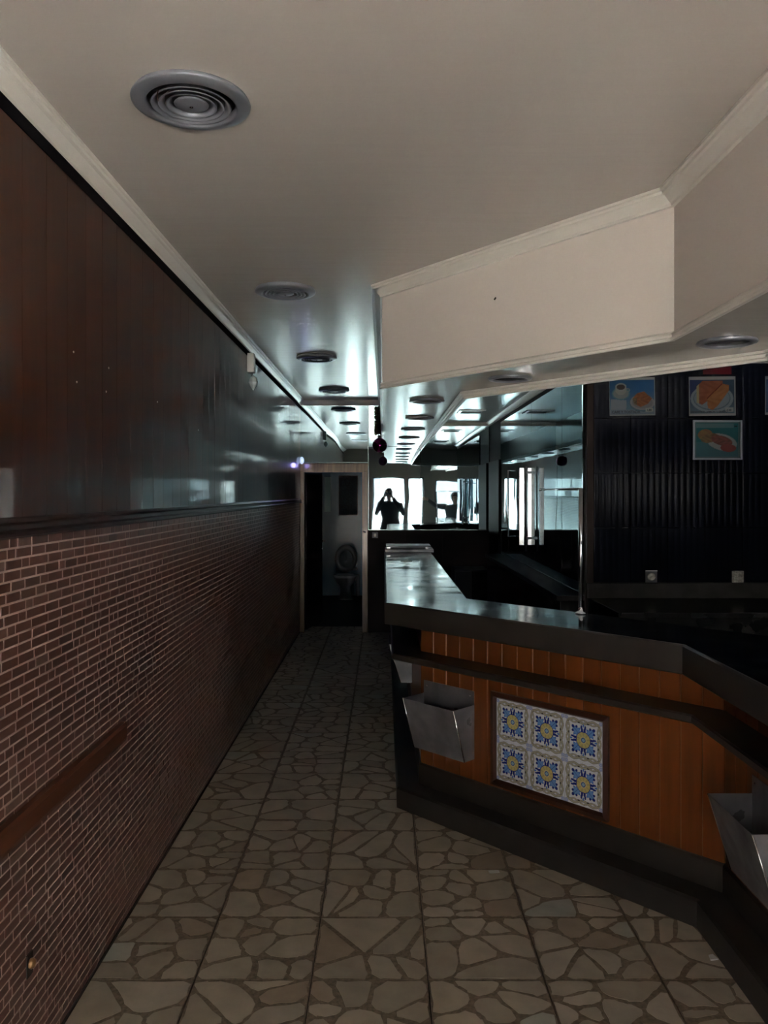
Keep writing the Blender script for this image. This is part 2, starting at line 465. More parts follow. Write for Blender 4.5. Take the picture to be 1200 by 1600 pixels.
for (k,x0,y0) in order:
    rnd = random.Random(int(x0*100)*7919+int(y0*100))
    clipx = max(0, XL+.004-x0)
    t = None
    seen = y0+S > 2.45
    if seen or y0 < -1.5 or True:
        if clipx > 0:
            t = MB().box((clipx,.0022,-.014),(S-.0022,S-.0022,-.0002)).build('tile', M['grout'], floor, loc=(x0,y0,0))
        else:
            t = link('tile', slab, floor); t.location = (x0,y0,0)
    for st in tile_stones(rnd):
        if clipx > 0:
            pl = clip(st[0], -1, 0, -(clipx+.002))
            if len(pl) < 3: continue
            st = (pl, st[1])
        if seen and cnt < 300:
            cnt += 1
            m_ = MB(); stone_mesh(m_, st); m_.build('stone', M['stone'], t)
        else: stone_mesh(far, st, x0, y0)
tag(far.build('stone_inlay', M['stone'], floor), 'paler stone pieces set in the floor tiles', kind='stuff')

# ------------------------------------------------------------------ back wall, door, toilet room
wb = struct(empty('wall_back'))
DX0, DX1, DZ = -.955, -.255, 1.92         # door opening
box('wall_panel', (DX1, YB, -.02), (1.4, YB+.12, ZC), M['wall_dark'], wb)
box('wall_panel', (XL-.1, YB, -.02), (DX0, YB+.12, ZC), M['wall_dark'], wb)
box('wall_panel', (DX0, YB, DZ), (DX1, YB+.12, ZC), M['wall_dark'], wb)
for (a,b) in [(-.19,.25),(.252,.70),(.702,1.262)]:
    box('panel', (a+.002, YB-.012, .0), (b-.002, YB, 1.215), M['wall_dark'], wb)
# mirrors
def mirror(name, a, b, z0, z1, tilt, label):
    """a,b = plan end points, mirror faces the camera side; tilt turns it a little about its first end"""
    a = Vector(a); b = Vector(b); d = b-a; L = d.length; ang = math.atan2(d.y, d.x)
    t = empty(name, (a.x, a.y, z0), ang+tilt)
    MB().box((.001,-.014,0),(L-.001,-.009,z1-z0)).build('mirror_glass', M['mirror'], t)
    MB().box((.003,-.009,.003),(L-.003,.0,z1-z0-.003)).build('backing_board', M['black'], t)
    MB().box((0,-.018,-.008),(L,.002,-.001)).build('channel', M['seam_metal'], t)
    tag(t, label, 'mirror'); return t
mirror('wall_mirror', (XL+.006,YB-.004), (-.192,YB-.004), 2.035, ZC-.066, 0, 'wide mirror on the end wall above the wooden door frame')
TM = R(.35)
mirror('wall_mirror', (-.184,YB-.002), (.43,YB-.002), 1.232, ZC-.066 if False else 2.222, -TM, 'tall mirror on the end wall beside the door, behind the purple bauble')
mirror('wall_mirror', (.434,YB-.002), (1.255,YB-.002), 1.232, 2.466, -TM, 'mirror on the end wall in the corner behind the bar')
# the strip between corridor ceiling and soffit left of the bulkhead
mirror('wall_mirror', (-.184,YB-.002), (-.014,YB-.002), 2.23, ZC-.066, 0, 'narrow mirror strip on the end wall over the hanging bauble')
box('seam_strip', (-.192,YB-.02,1.23),(-.184,YB-.004,ZC-.066), M['seam_metal'], wb)
# door frame
df = struct(empty('door_1'))
fw = .075
def frame_piece(a, b): return MB().box(a, b).build('door_frame', M['door_wood'], df, bevel=.008)
frame_piece((XL+.004,YB-.03,0),(DX0,YB+.13,2.02)); frame_piece((DX1,YB-.03,0),(DX1+.065,YB+.13,2.02)); frame_piece((XL+.004,YB-.034,DZ),(DX1+.065,YB+.13,2.022))
MB().box((DX0-.012,YB-.04,0),(DX0+.004,YB-.02,DZ+.005)).build('bead', M['door_wood'], df)
MB().box((DX1-.004,YB-.04,0),(DX1+.012,YB-.02,DZ+.005)).build('bead', M['door_wood'], df)
MB().box((DX0-.012,YB-.04,DZ-.006),(DX1+.012,YB-.02,DZ+.012)).build('bead', M['door_wood'], df)
# leaf, swung into the toilet room
leaf = empty('door_leaf', (DX0+.02, YB+.13, 0), 0, df)
dl = MB().box((0,0,.01),(.70,.035,1.90)).build('leaf_panel', M['door_dark'], leaf, bevel=.003)
leaf.rotation_euler = (0,0,R(79))
h_ = MB().tube([(.64,-.0,1.05),(.64,-.05,1.05),(.53,-.055,1.05)], .009).tube([(.64,0,.95),(.64,-.02,.95)], .012)
h_.build('door_handle', M['chrome'], leaf)
MB().tube([(DX1+.03,YB-.03,1.20),(DX1+.03,YB-.055,1.20),(DX1+.005,YB-.06,1.215)],.008).build('door_stay', M['chrome'], df)
# toilet room
wt = struct(empty('wall_toilet'))
YT = 13.0
box('wall_panel', (XL-.1,YT,-.02),(.4,YT+.1,ZC), M['teal_tile'], wt)
box('wall_panel', (XL-.12,YB+.12,-.02),(XL,YT,ZC), M['teal_tile'], wt)
box('wall_panel', (.2,YB+.12,-.02),(.3,YT,ZC), M['teal_tile'], wt)
tile_me = MB().box((.0015,-.006,.0015),(.1985,0,.2985)).mesh('tile', M['teal_tile'])
for i in range(7):
    for k in range(4):
        o = link('tile', tile_me, wt); o.location = (XL+.01+i*.2, YT, .02+k*.3)
tag(MB().box((-.74,YT-.02,1.30),(-.43,YT-.002,1.95)).build('pebbled_panel', M['teal_dark']), 'dark pebbled panel on the toilet wall above the raised seat', 'panel')
tag(MB().box((-.975,YT-.012,1.36),(-.875,YT-.002,1.93)).build('teal_strip', M['teal_pale']), 'pale teal upright strip on the toilet wall near the door leaf', 'strip')
to = empty('toilet', (-.60, 12.3, 0))
tag(to, 'old toilet with raised seat seen through the open door', 'toilet')
MB().lathe([(0,.0),(.115,0),(.11,.03),(.085,.10),(.08,.20),(.12,.28),(.0,.28)], 28, (0,.1,0), 1, 1.35).build('pedestal', M['porcelain'], to)
MB().lathe([(.06,.20),(.13,.27),(.175,.36),(.185,.40),(.15,.405),(.14,.36),(.08,.28),(0,.26)], 32, (0,0,0), 1, 1.25).build('bowl', M['porcelain'], to)
for nm, ri, ro, t, m_, dy in (('seat', .105,.175,.02,M['seat_grey'],.235),('lid', .0,.17,.014,M['porcelain'],.262)):
    q = MB().lathe([(ri,0),(ro,0),(ro,t),(ri,t),(ri,0)], 36, (0,dy,.63), 1, 1.25, axis='y'); q.build(nm, m_, to)
MB().tube([(.17,.55,.0),(.17,.55,.35)],.03).build('drain_pipe', M['porcelain'], to)
box('cistern', (-.17,.50,.42),(.17,.685,.46), M['porcelain'], to, .01)
tl = bpy.data.lights.new('toilet_fill_light','AREA'); tl.energy = .011; tl.size = .3; tl.color = (.45,.75,1)
tlo = bpy.data.objects.new('toilet_fill_light', tl); COL.objects.link(tlo); tlo.location = (-.45, 11.0, 2.6)

# small glowing lamp beside the frame corner
lp = empty('emergency_lamp', (XL+.030, YB-.045, 2.055))
MB().lathe([(0,-.045),(.012,-.04),(.022,-.02),(.025,0),(.022,.02),(.012,.04),(0,.045)],16).build('lamp_lens', M['violet_lamp'], lp)
MB().box((-.02,.02,-.03),(.02,.03,.03)).build('lamp_base', M['white'], lp)
tag(lp, 'small glowing oval lamp at the top left corner of the door frame', 'lamp')
pl = bpy.data.lights.new('violet_glow','POINT'); pl.energy = .018; pl.color = (.35,.32,1); pl.shadow_soft_size = .03
plo = bpy.data.objects.new('violet_glow', pl); COL.objects.link(plo); plo.location = (.05,-.10,-.06); plo.parent = lp

# light switch
sw = empty('light_switch', (-.107, YB-.012, 1.165)); tag(sw, 'square grey light switch under the end-wall mirror beside the door', 'switch')
MB().box((-.035,-.010,-.035),(.035,0,.035)).build('switch_plate', M['seat_grey'], sw, bevel=.004)
MB().box((-.014,-.016,-.018),(.014,-.010,.018)).build('rocker', M['white'], sw, bevel=.002)

# ------------------------------------------------------------------ side wall with mirrors
ws = struct(MB().prism([(1.264,YB+.1),(1.245,YDARK),(1.36,YDARK+.05),(1.42,YB+.1)], 0, ZC).build('wall_side', M['wall_dark']))
def side_pt(y):
    t = (YB-y)/(YB-YDARK); return (1.264+(1.245-1.264)*t, y)
for (y0,y1,lab) in [(5.50,4.93,'first mirror panel behind the bar, next to the black tiled wall'),(6.67,5.504,'second mirror panel behind the bar, left of the chrome rail end'),
                    (7.90,6.674,'third mirror panel behind the bar, behind the chrome tubes'),(8.48,7.904,'narrow mirror panel behind the bar by the dark side door')]:
    b = side_pt(y0); a = side_pt(y1)
    mirror('wall_mirror', b, a, 1.045, 2.425, 0, lab)
d2 = struct(empty('door_2'))
a = side_pt(9.35); b = side_pt(8.52)
ang = math.atan2(b[1]-a[1], b[0]-a[0])
dd = empty('door_leaf', (a[0],a[1],0), ang, d2)
L_ = math.hypot(b[0]-a[0], b[1]-a[1])
MB().box((0,-.03,.0),(L_,0,2.03)).build('leaf_panel', M['door_dark'], dd, bevel=.004)
MB().box((L_-.10,-.05,1.0),(L_-.04,-.03,1.02)).build('door_handle', M['chrome'], dd)

# dark ribbed tile wall facing the camera
wd = struct(empty('wall_bar'))
box('wall_core', (1.26,YDARK,0),(XR,YDARK+.1,ZC), M['black'], wd)
TW, TH = .229, .338
prof = []
ribs = 6
verts=[]; 
mb = MB()
nseg = ribs*6
pts = []
for i in range(nseg+1):
    x = .001+(TW-.002)*i/nseg; ph = (i/nseg*ribs) % 1
    pts.append((x, -.010-.0013*math.sin(math.pi*ph)**.7 if 0<ph<1 else -.010))
vv = [(x,y,.001) for x,y in pts]+[(x,y,TH-.001) for x,y in pts]
n_ = len(pts)
mb.addmesh(vv, [(i,i+1,n_+i+1,n_+i) for i in range(n_-1)], smooth=True)
mb.addmesh([(.001,0,.001),(TW-.001,0,.001),(TW-.001,-.010,.001),(.001,-.010,.001),(.001,0,TH-.001),(TW-.001,0,TH-.001),(TW-.001,-.010,TH-.001),(.001,-.010,TH-.001)],
           [(0,1,2,3),(4,7,6,5),(0,3,7,4),(1,5,6,2)])
rib_me = mb.mesh('tile', M['black_tile'])
zj = 1.785-.317*3
for r in range(6):
    for c in range(8 if True else 0):
        z = 1.785+(r-2)*TH-.0
        z = 1.4536+(r-1)*TH
        if z > ZI-.05 or z < 1.08: continue
        o = link('tile', rib_me, wd); o.location = (1.292+c*TW, YDARK, z)
tag(MB().box((1.247,YDARK-.022,1.112),(1.289,YDARK-.001,ZI-.04)).build('corner_post', mat('dark_strip_wood',(.018,.007,.0045,1),.5,spec=.2), None, bevel=.003), 'thin brown upright strip where the mirror meets the black tiles', 'trim strip')
struct(MB().box((1.25,YDARK-.03,1.022),(4.0,YDARK-.001,1.116)).build('trim_6', M['concrete'], None, bevel=.006))

# ------------------------------------------------------------------ right, front walls, windows
struct(box('wall_right', (XR,YF-.2,0),(XR+.1,YDARK,ZC), M['wall_plain']))
wf = struct(empty('wall_front'))
ops = [(-.95,-.66,.0,2.06,'window'),(-.45,.38,.0,2.06,'door'),(.47,.87,.0,2.06,'window'),(1.20,1.92,.62,1.98,'window'),(2.4,3.9,1.50,1.98,'window')]
x = XL-.2
for (a,b,z0,z1,k) in ops:
    box('pier', (x,YF-.2,0),(a,YF,ZC), M['wall_plain'], wf)
    box('lintel', (a,YF-.2,z1),(b,YF,ZC), M['wall_plain'], wf)
    if z0 > 0: box('apron', (a,YF-.2,0),(b,YF,z0), M['wall_plain'], wf)
    x = b
box('pier', (x,YF-.2,0),(XR+.1,YF,ZC), M['wall_plain'], wf)
dn = 3; wn = 1
for (a,b,z0,z1,k) in ops:
    if k == 'door': t = struct(empty('door_%d' % dn)); dn += 1
    else: t = struct(empty('window_%d' % wn)); wn += 1
    f = MB(); w = .035; y0, y1 = YF-.12, YF-.07
    f.box((a,y0,z0),(a+w,y1,z1)); f.box((b-w,y0,z0),(b,y1,z1)); f.box((a+w,y0,z1-w),(b-w,y1,z1)); f.box((a+w,y0,z0),(b-w,y1,z0+w+.0))
    if b-a > .9:
        nm = int((b-a)/.6)
        for q in range(1,nm): xx = a+(b-a)*q/nm; f.box((xx-.015,y0,z0+w),(xx+.015,y1,z1-w))
    f.build('window_frame', M['alu'], t)
    MB().box((a+w,YF-.098,z0+w),(b-w,YF-.094,z1-w)).build('pane', M['glass'], t)
# outdoors: pavement and the sunlit facade across the street
struct(box('street', (-25,-40,-.25),(30,YF-.2,-.02), M['pavement']))
op = struct(empty('wall_street', (0,-16,0)))
box('wall', (-14,-6,-.1),(16,0,8.5), M['render'], op)
for q in range(8):
    box('opening', (-12+q*3.4,-.0,1.0),(-10.6+q*3.4,.03,2.6), M['alu'], op)
st_ = empty('stool', (-.55,-3.2,-.02)); tag(st_, 'red stool outside the glass door, mirrored at the end of the corridor', 'stool')
MB().lathe([(0,.56),(.17,.56),(.18,.58),(.17,.61),(0,.61)],24).build('seat', M['red'], st_)
for q in range(4):
    t = math.pi/4+q*math.pi/2
    MB().tube([(.12*math.cos(t),.12*math.sin(t),.57),(.17*math.cos(t),.17*math.sin(t),0)],.015).build('leg', M['red'], st_)

# ------------------------------------------------------------------ bar
YE, YS = 7.8, -.45
WLN = [(.198,YE),(.198,4.263),(1.33,3.098),(1.33,YS)]
bar = empty('bar_counter', (0,0,0)); tag(bar, 'angled bar front of orange-brown boards with dark rail and stepped footing', 'bar counter')
MB().band(WLN, -.012, -.24, .0, 1.072).build('carcass', M['black'], bar)
MB().sweep(WLN, [(.13,0),(.13,.100),(.122,.110),(-.012,.110),(-.012,0)]).build('foot_step', M['laminate_blue'], bar)
MB().sweep(WLN, [(.010,.110),(.010,.212),(.004,.220),(-.012,.220),(-.012,.110)]).build('kick_board', M['laminate'], bar)
MB().sweep(WLN, [(.148,.786),(.156,.792),(.156,.814),(.148,.820),(-.012,.820),(-.012,.786)]).build('shelf_rail', M['laminate'], bar)
# boards
segs = [((.198,YE),(.198,4.263)),((.198,4.263),(1.33,3.098)),((1.33,3.098),(1.33,YS))]
BW = .0902
bme = {}
def board_mesh(w):
    k = round(w,4)
    if k not in bme:
        mb = MB(); z0, z1 = .222, 1.0
        mb.addmesh([(0,0,z0),(w,0,z0),(w,0,z1),(0,0,z1),(0,-.0075,z0),(w,-.0075,z0),(w,-.0075,z1),(0,-.0075,z1),(.003,-.011,z0),(w-.003,-.011,z0),(w-.003,-.011,z1),(.003,-.011,z1)],
                   [(8,9,10,11),(4,8,11,7),(9,5,6,10),(0,4,7,3),(5,1,2,6),(0,1,5,9,8,4),(3,7,11,10,6,2)])
        bme[k] = mb.mesh('board', M['board'])
    return bme[k]
for (p,q) in segs:
    p = Vector(p); q = Vector(q); L = (q-p).length; n = round(L/BW); w = L/n; ang = math.atan2(q.y-p.y, q.x-p.x)
    d = (q-p).normalized(); nin = Vector((-d.y, d.x))   # inward = left of travel
    for i in range(n):
        o = link('board', board_mesh(w-.0022), bar)
        pos = p+d*(i*w+.0011)+nin*.012
        o.location = (pos.x,pos.y,0); o.rotation_euler = (0,0,ang)
# slip of lighter tongue visible in the joints
MB().band(WLN, -.008, -.0125, .222, 1.0).build('tongue_strip', M['groove'], bar)
top = empty('worktop', (0,0,0)); tag(top, 'polished steel bar top with thick dark brown edge, following the bar', 'worktop')
MB().band([(.198,YE),(.198,4.263),(1.33,3.098),(1.33,YS)], .183, -.255, 1.074, 1.088).build('steel_top', M['counter'], top)
MB().sweep(WLN, [(.183,.978),(.192,.978),(.195,.982),(.195,1.086),(.190,1.092),(.183,1.092)]).build('edge_band', M['laminate'], top)
# folded flap at the far end
fl = empty('counter_flap', (.01,7.72,1.09)); tag(fl, 'folded steel counter flap at the far end of the bar top', 'flap')
MB().box((0,0,0),(.475,.30,.028)).build('flap_board', M['steel'], fl, bevel=.004)
MB().box((.01,.04,.045),(.45,.34,.063)).build('flap_board', M['steel'], fl, bevel=.004)
MB().box((.02,.1,.028),(.05,.25,.045)).build('hinge', M['chrome'], fl); MB().box((.40,.1,.028),(.43,.25,.045)).build('hinge', M['chrome'], fl)
tag(box('paper_slip', (.14,6.72,1.0885),(.24,6.76,1.090), M['paper']), 'white paper slip lying on the far half of the steel bar top', 'paper')

def on_diag(t, o=0., z=0.):
    """point on the diagonal board face: t along, o outward"""
    return Vector((.198+1.132*t-.7172*o, 4.263-1.165*t-.6968*o, z))
ANG = math.atan2(-1.165, 1.132)

# napkin bins
def napkin_bin(loc, rz, label):
    t = empty('napkin_bin', loc, rz)
    w = .345; p, pb = .162, .078; zt, zb, zr = .34, 0., .272; k = .0022
    # local: x along the wall, -y outward
    MB().box((0,-.004,0),(w,-.001,zt)).build('back_plate', M['steel'], t)
    MB().addmesh if False else None
    def plate(pts, name):
        a,b,c = [Vector(q) for q in pts[:3]]; n = (b-a).cross(c-a).normalized()*k
        q = MB(); m = len(pts); vv = [Vector(v) for v in pts]+[Vector(v)+n for v in pts]
        q.addmesh(vv, [list(range(m))[::-1], list(range(m,2*m))]+[(i,(i+1)%m,m+(i+1)%m,m+i) for i in range(m)])
        q.build(name, M['steel'], t, recalc=True)
    plate([(0,-p,zr),(.0,-pb,zb),(w,-pb,zb),(w,-p,zr)], 'front_plate')
    plate([(0,-.004,zb),(0,-.004,zr),(0,-p,zr),(0,-pb,zb)], 'side_plate')
    plate([(w,-.004,zb),(w,-.004,zr),(w,-p,zr),(w,-pb,zb)], 'side_plate')
    plate([(0,-.004,zb),(0,-pb,zb),(w,-pb,zb),(w,-.004,zb)], 'base_plate')
    for xx in (0,w):
        MB().tube([(xx,-p-.001,zr),(xx,-pb-.001,zb)],.003,6).build('folded_edge', M['chrome'], t)
    for xx in (.025,w-.025):
        MB().lathe([(0,.0),(.006,0),(.005,.003),(0,.004)],12,(xx,-.004,zt-.025),axis='y').build('screw', M['chrome'], t)
    tag(t, label, 'bin'); return t
q = on_diag(.0156, .0, .33)
napkin_bin((q.x,q.y,.33), ANG, 'steel napkin bin on the angled bar front, left of the patterned tiles')
napkin_bin((1.33,2.86,.315), -math.pi/2, 'steel napkin bin on the right bar front, cut by the picture edge')
napkin_bin((.198,5.95,.33), -math.pi/2, 'small-looking napkin bin on the dark corridor side of the bar')

# ---- framed tile picture
def lerp(a,b,t): return tuple(a[i]+(b[i]-a[i])*t for i in range(3))
def azulejo(u, v):
    r = math.hypot(u,v); th = math.atan2(v,u); au, av = abs(u), abs(v)
    white = (.60,.62,.66); navy = (.012,.025,.20); blue = (.06,.16,.50); sky = (.13,.27,.60); yel = (.52,.44,.17); tan = (.38,.36,.27); dk = (.07,.06,.05)
    c = white
    # ochre interlace on the four edges
    for (s,tt) in ((au,v),(av,u)):
        e = s-.86
        w1 = .085*math.cos(tt*math.pi*2.0+math.pi)
        d = abs(abs(e)-abs(w1)-.015)
        if s > .66 and abs(tt) < .86:
            if abs(e+.03-w1*.9) < .06: c = tan if abs(e+.03-w1*.9) < .035 else lerp(tan,dk,.7)
            if abs(e+.03+w1*.9) < .04: c = (.42,.39,.28) if abs(e+.03+w1*.9) < .022 else (.15,.14,.12)
            if abs(abs(tt)-.25) < .05 and abs(e+.08) < .03: c = dk
    if au > .82 and av > .82:
        c = lerp(white, (.13,.20,.52), .8) if (int(au*30)+int(av*30)) % 3 else (.5,.52,.6)
    # leaves on the diagonals
    k = (th+math.pi/4) % (math.pi/2)-math.pi/4      # angle from the axis
    kd = th % (math.pi/2)-math.pi/4                 # angle from the diagonal
    x = r*math.cos(kd); y = abs(r*math.sin(kd))
    if .26 < x < .82:
        wv = .215*math.sin(min(1,(x-.26)/.50)*math.pi)**.6*(1+.25*math.cos(x*38))
        if y < wv: c = sky if y < wv*.72 else blue
        if y < .012: c = navy
    if (x-.78)**2+y*y < .006: c = navy
    if (x-.66)**2+(y-.14)**2 < .0035: c = navy
    # buds on the axes
    x = r*math.cos(k); y = abs(r*math.sin(k))
    if ((x-.44)/.12)**2+((y-.065)/.055)**2 < 1: c = navy
    if ((x-.58)/.09)**2+((y-.10)/.05)**2 < 1: c = navy
    if ((x-.66)/.07)**2+(y/.035)**2 < 1: c = blue
    if r < .39: c = navy
    if r < .36: c = yel if int((th+10)*14/math.pi) % 3 else (.38,.33,.16)
    if r < .17: c = (.60,.52,.24)
    if r < .12: c = (.05,.10,.28)
    if r < .08: c = (.25,.42,.50)
    return c
def paint(name, w, h, nx, ny, fn, m, parent=None, loc=None, rz=None, t=.004, gain=1.):
    """thin flat plate whose front (facing -y) carries a painted grid; fn(u,v) with u,v in 0..1"""
    vv = []; ff = []
    for j_ in range(ny+1):
        for i_ in range(nx+1): vv.append((w*i_/nx, -t, h*j_/ny))
    for j_ in range(ny):
        for i_ in range(nx): a_ = j_*(nx+1)+i_; ff.append((a_, a_+1, a_+nx+2, a_+nx+1))
    nfront = len(ff); b0 = len(vv)
    vv += [(0,0,0),(w,0,0),(w,0,h),(0,0,h)]
    c0, c1, c2, c3 = 0, nx, ny*(nx+1)+nx, ny*(nx+1)
    ff += [(b0,b0+3,b0+2,b0+1),
           tuple(range(nx,-1,-1))[::1]+(b0,b0+1), tuple(range(c3,c2+1))+(b0+2,b0+3),
           tuple(j_*(nx+1) for j_ in range(ny+1))+(b0+3,b0), tuple(nx+j_*(nx+1) for j_ in range(ny,-1,-1))+(b0+1,b0+2)]
    me = bpy.data.meshes.new(name); me.from_pydata(vv, [], ff); me.materials.append(m)
    ca = me.color_attributes.new('Col','FLOAT_COLOR','POINT')
    buf = []
    for j_ in range(ny+1):
        for i_ in range(nx+1): buf += [q*gain for q in fn(i_/nx, j_/ny)]+[1]
    buf += [.5,.5,.5,1]*4
    ca.data.foreach_set('color', buf)
    me.update()
    return me
tp = empty('tile_picture', tuple(on_diag(.3162, .0, .268)), ANG); tag(tp, 'six blue, white and yellow patterned tiles in a mahogany frame on the bar', 'tile picture')
TP = .194
az = paint('tile', TP-.002, .1955, 88, 88, lambda a_,b_: azulejo(a_*2-1,b_*2-1), M['glazed'])
for i in range(3):
    for k in range(2):
        o = link('tile', az, tp); o.location = (.001+i*TP, -.002, .001+k*.198)
MB().box((-.002,-.003,-.002),(.584,0.,.399)).build('tile_grout', M['tile_white'], tp)
fwid = .030
def fr(a,b,c,d): MB().addmesh
f4 = MB()
W_, H_ = .582, .397
O_ = [(-fwid,-fwid),(W_+fwid,-fwid),(W_+fwid,H_+fwid),(-fwid,H_+fwid)]; I_ = [(0,0),(W_,0),(W_,H_),(0,H_)]; Md = [(-.010,-.010),(W_+.010,-.010),(W_+.010,H_+.010),(-.010,H_+.010)]
for i in range(4):
    k = (i+1)%4
    pts = [(O_[i],0),(O_[k],0),(O_[k],-.012),(O_[i],-.012)]
    g = lambda q,y: (q[0],y,q[1])
    f = MB()
    f.addmesh([g(O_[i],0),g(O_[k],0),g(O_[i],-.016),g(O_[k],-.016),g(Md[i],-.022),g(Md[k],-.022),g(I_[i],-.008),g(I_[k],-.008),g(I_[i],0),g(I_[k],0)],
              [(0,1,3,2),(2,3,5,4),(4,5,7,6),(6,7,9,8),(8,9,1,0),(0,2,4,6,8),(1,9,7,5,3)])
    f.build('frame_side', M['frame_wood'], tp, recalc=True)

# litter
tag(MB().box((0,0,0),(.045,.022,.003)).build('paper_scrap', M['paper'], None, loc=(.463,3.48,.0012), rz=.1), 'white paper scrap on the floor below the tile picture', 'paper')
tag(MB().prism([(0,0),(.03,.005),(.022,.035),(.005,.03)],0,.004).build('paper_scrap', M['paper'], None, loc=(1.165,2.83,.0012)), 'crumpled white scrap by the corner of the bar footing', 'paper')

# ---- back bar
bb = empty('back_shelf', (0,0,0)); tag(bb, 'narrow dark back shelf along the mirrored wall', 'shelf unit')
s0 = side_pt(8.3); s1 = side_pt(4.93)
MB().prism([(s0[0]-.20,s0[1]),(s0[0]-.002,s0[1]),(s1[0]-.002,s1[1]),(s1[0]-.17,s1[1])], 1.0, 1.03).build('shelf_top', M['wall_dark'], bb)
MB().prism([(s0[0]-.18,s0[1]),(s0[0]-.002,s0[1]),(s1[0]-.002,s1[1]),(s1[0]-.15,s1[1])], 0, 1.0).build('cabinet_front', M['black'], bb)
bk = empty('back_counter', (0,0,0)); tag(bk, 'black counter under the ribbed tile wall', 'counter')
box('counter_top', (1.27,4.3,.99),(4.0,YDARK-.031,1.021), M['black'], bk, .003)
box('counter_body', (1.285,4.33,0),(4.0,YDARK-.031,.99), M['black'], bk)
fc = empty('fridge', (.80,9.0,0)); tag(fc, 'low blue-black cabinet at the far end of the bar alley', 'cabinet')
MB().box((0,0,.04),(.38,.42,.80)).build('cabinet_body', M['blueblack'], fc, bevel=.005)
MB().box((.01,-.02,.06),(.185,0,.78)).build('door', M['blueblack'], fc, bevel=.003)
MB().box((.195,-.02,.06),(.37,0,.78)).build('door', M['black'], fc, bevel=.003)
for sx in (.03,.35): 
    for sy in (.04,.38): MB().tube([(sx,sy,0),(sx,sy,.05)],.015).build('foot', M['black'], fc)
# chrome rail and post
pr = empty('chrome_rail', (0,0,0)); tag(pr, 'chrome post and thin rail standing on the inner edge of the bar top', 'rail')
q0 = (.946,3.816)
e0 = side_pt(6.2)
MB().tube([(q0[0],q0[1],1.0895),(q0[0],q0[1],1.692)],.0105,14).build('post', M['chrome'], pr)
MB().lathe([(0,0),(.028,0),(.026,.006),(.012,.012),(.011,.03)],20,(q0[0],q0[1],1.0895)).build('flange', M['chrome'], pr)
MB().tube([(q0[0],q0[1],1.688),(e0[0]-.016,e0[1],1.695)],.007,10).build('rail_bar', M['chrome'], pr)
MB().lathe([(0,-.012),(.012,-.008),(.016,0),(.012,.008),(0,.012)],14,(e0[0]-.026,e0[1],1.695)).build('end_knob', M['chrome'], pr)
# chrome tube sconce over a mirror seam
sx_, sy_ = side_pt(6.67)
sc = empty('tube_sconce', (sx_-.02, sy_, 1.23)); tag(sc, 'tall bright metal strips fixed upright over the seam of the bar mirror', 'wall light')
for dx in (-.038,.030):
    o = MB().box((-.021,-.008,0),(.021,.008,.65)).build('strip', M['bright_strip'], sc, bevel=.003)
    o.location = (-.035+dx*1.1,dx*.3,0); o.rotation_euler = (0,0,R(-9.5))
MB().tube([(-.040,-.006,-.05),(-.040,-.006,.66)],.008,10).build('rod', M['vent'], sc)
for z in (.05,.60): MB().box((-.04,-.03,z),(.004,.03,z+.02)).build('bracket', M['vent'], sc)
hx, hy = side_pt(7.45)
br_ = empty('chrome_bracket', (hx-.02,hy,1.26)); tag(br_, 'slim chrome frame bracket on the mirror left of the tube light', 'bracket')
MB().tube([(0,.0,.62),(-.07,0,.62),(-.07,0,.0),(0,0,.0)],.008,10).build('bar', M['chrome'], br_)
MB().tube([(0,.0,.55),(-.07,0,.55)],.005,8).build('cross_bar', M['chrome'], br_)

# sockets on the black wall
so = empty('wall_socket', (1.645,YDARK-.014,1.154)); tag(so, 'round socket on the black tiles behind the bar', 'socket')
MB().box((-.035,-.004,-.035),(.035,0,.035)).build('socket_plate', M['vent_dark'], so)
MB().lathe([(0,.004),(.014,.006),(.022,.014),(.024,.004),(.024,0)],20,(0,0,0),axis='y').build('socket_ring', M['dirty_white'], so)
MB().box((-.036,-.007,.034),(.036,-.003,.038)).build('plate_edge', M['white'], so)
s2 = empty('wall_switch', (2.176,YDARK-.014,1.154)); tag(s2, 'dirty cream double switch on the black tiles', 'switch')
MB().box((-.036,-.010,-.036),(.036,0,.036)).build('switch_plate', M['dirty_white'], s2, bevel=.004)
MB().box((-.028,-.015,-.022),(-.002,-.010,.022)).build('rocker', M['dirty_white'], s2); MB().box((.002,-.015,-.022),(.028,-.010,.022)).build('rocker', M['dirty_white'], s2)

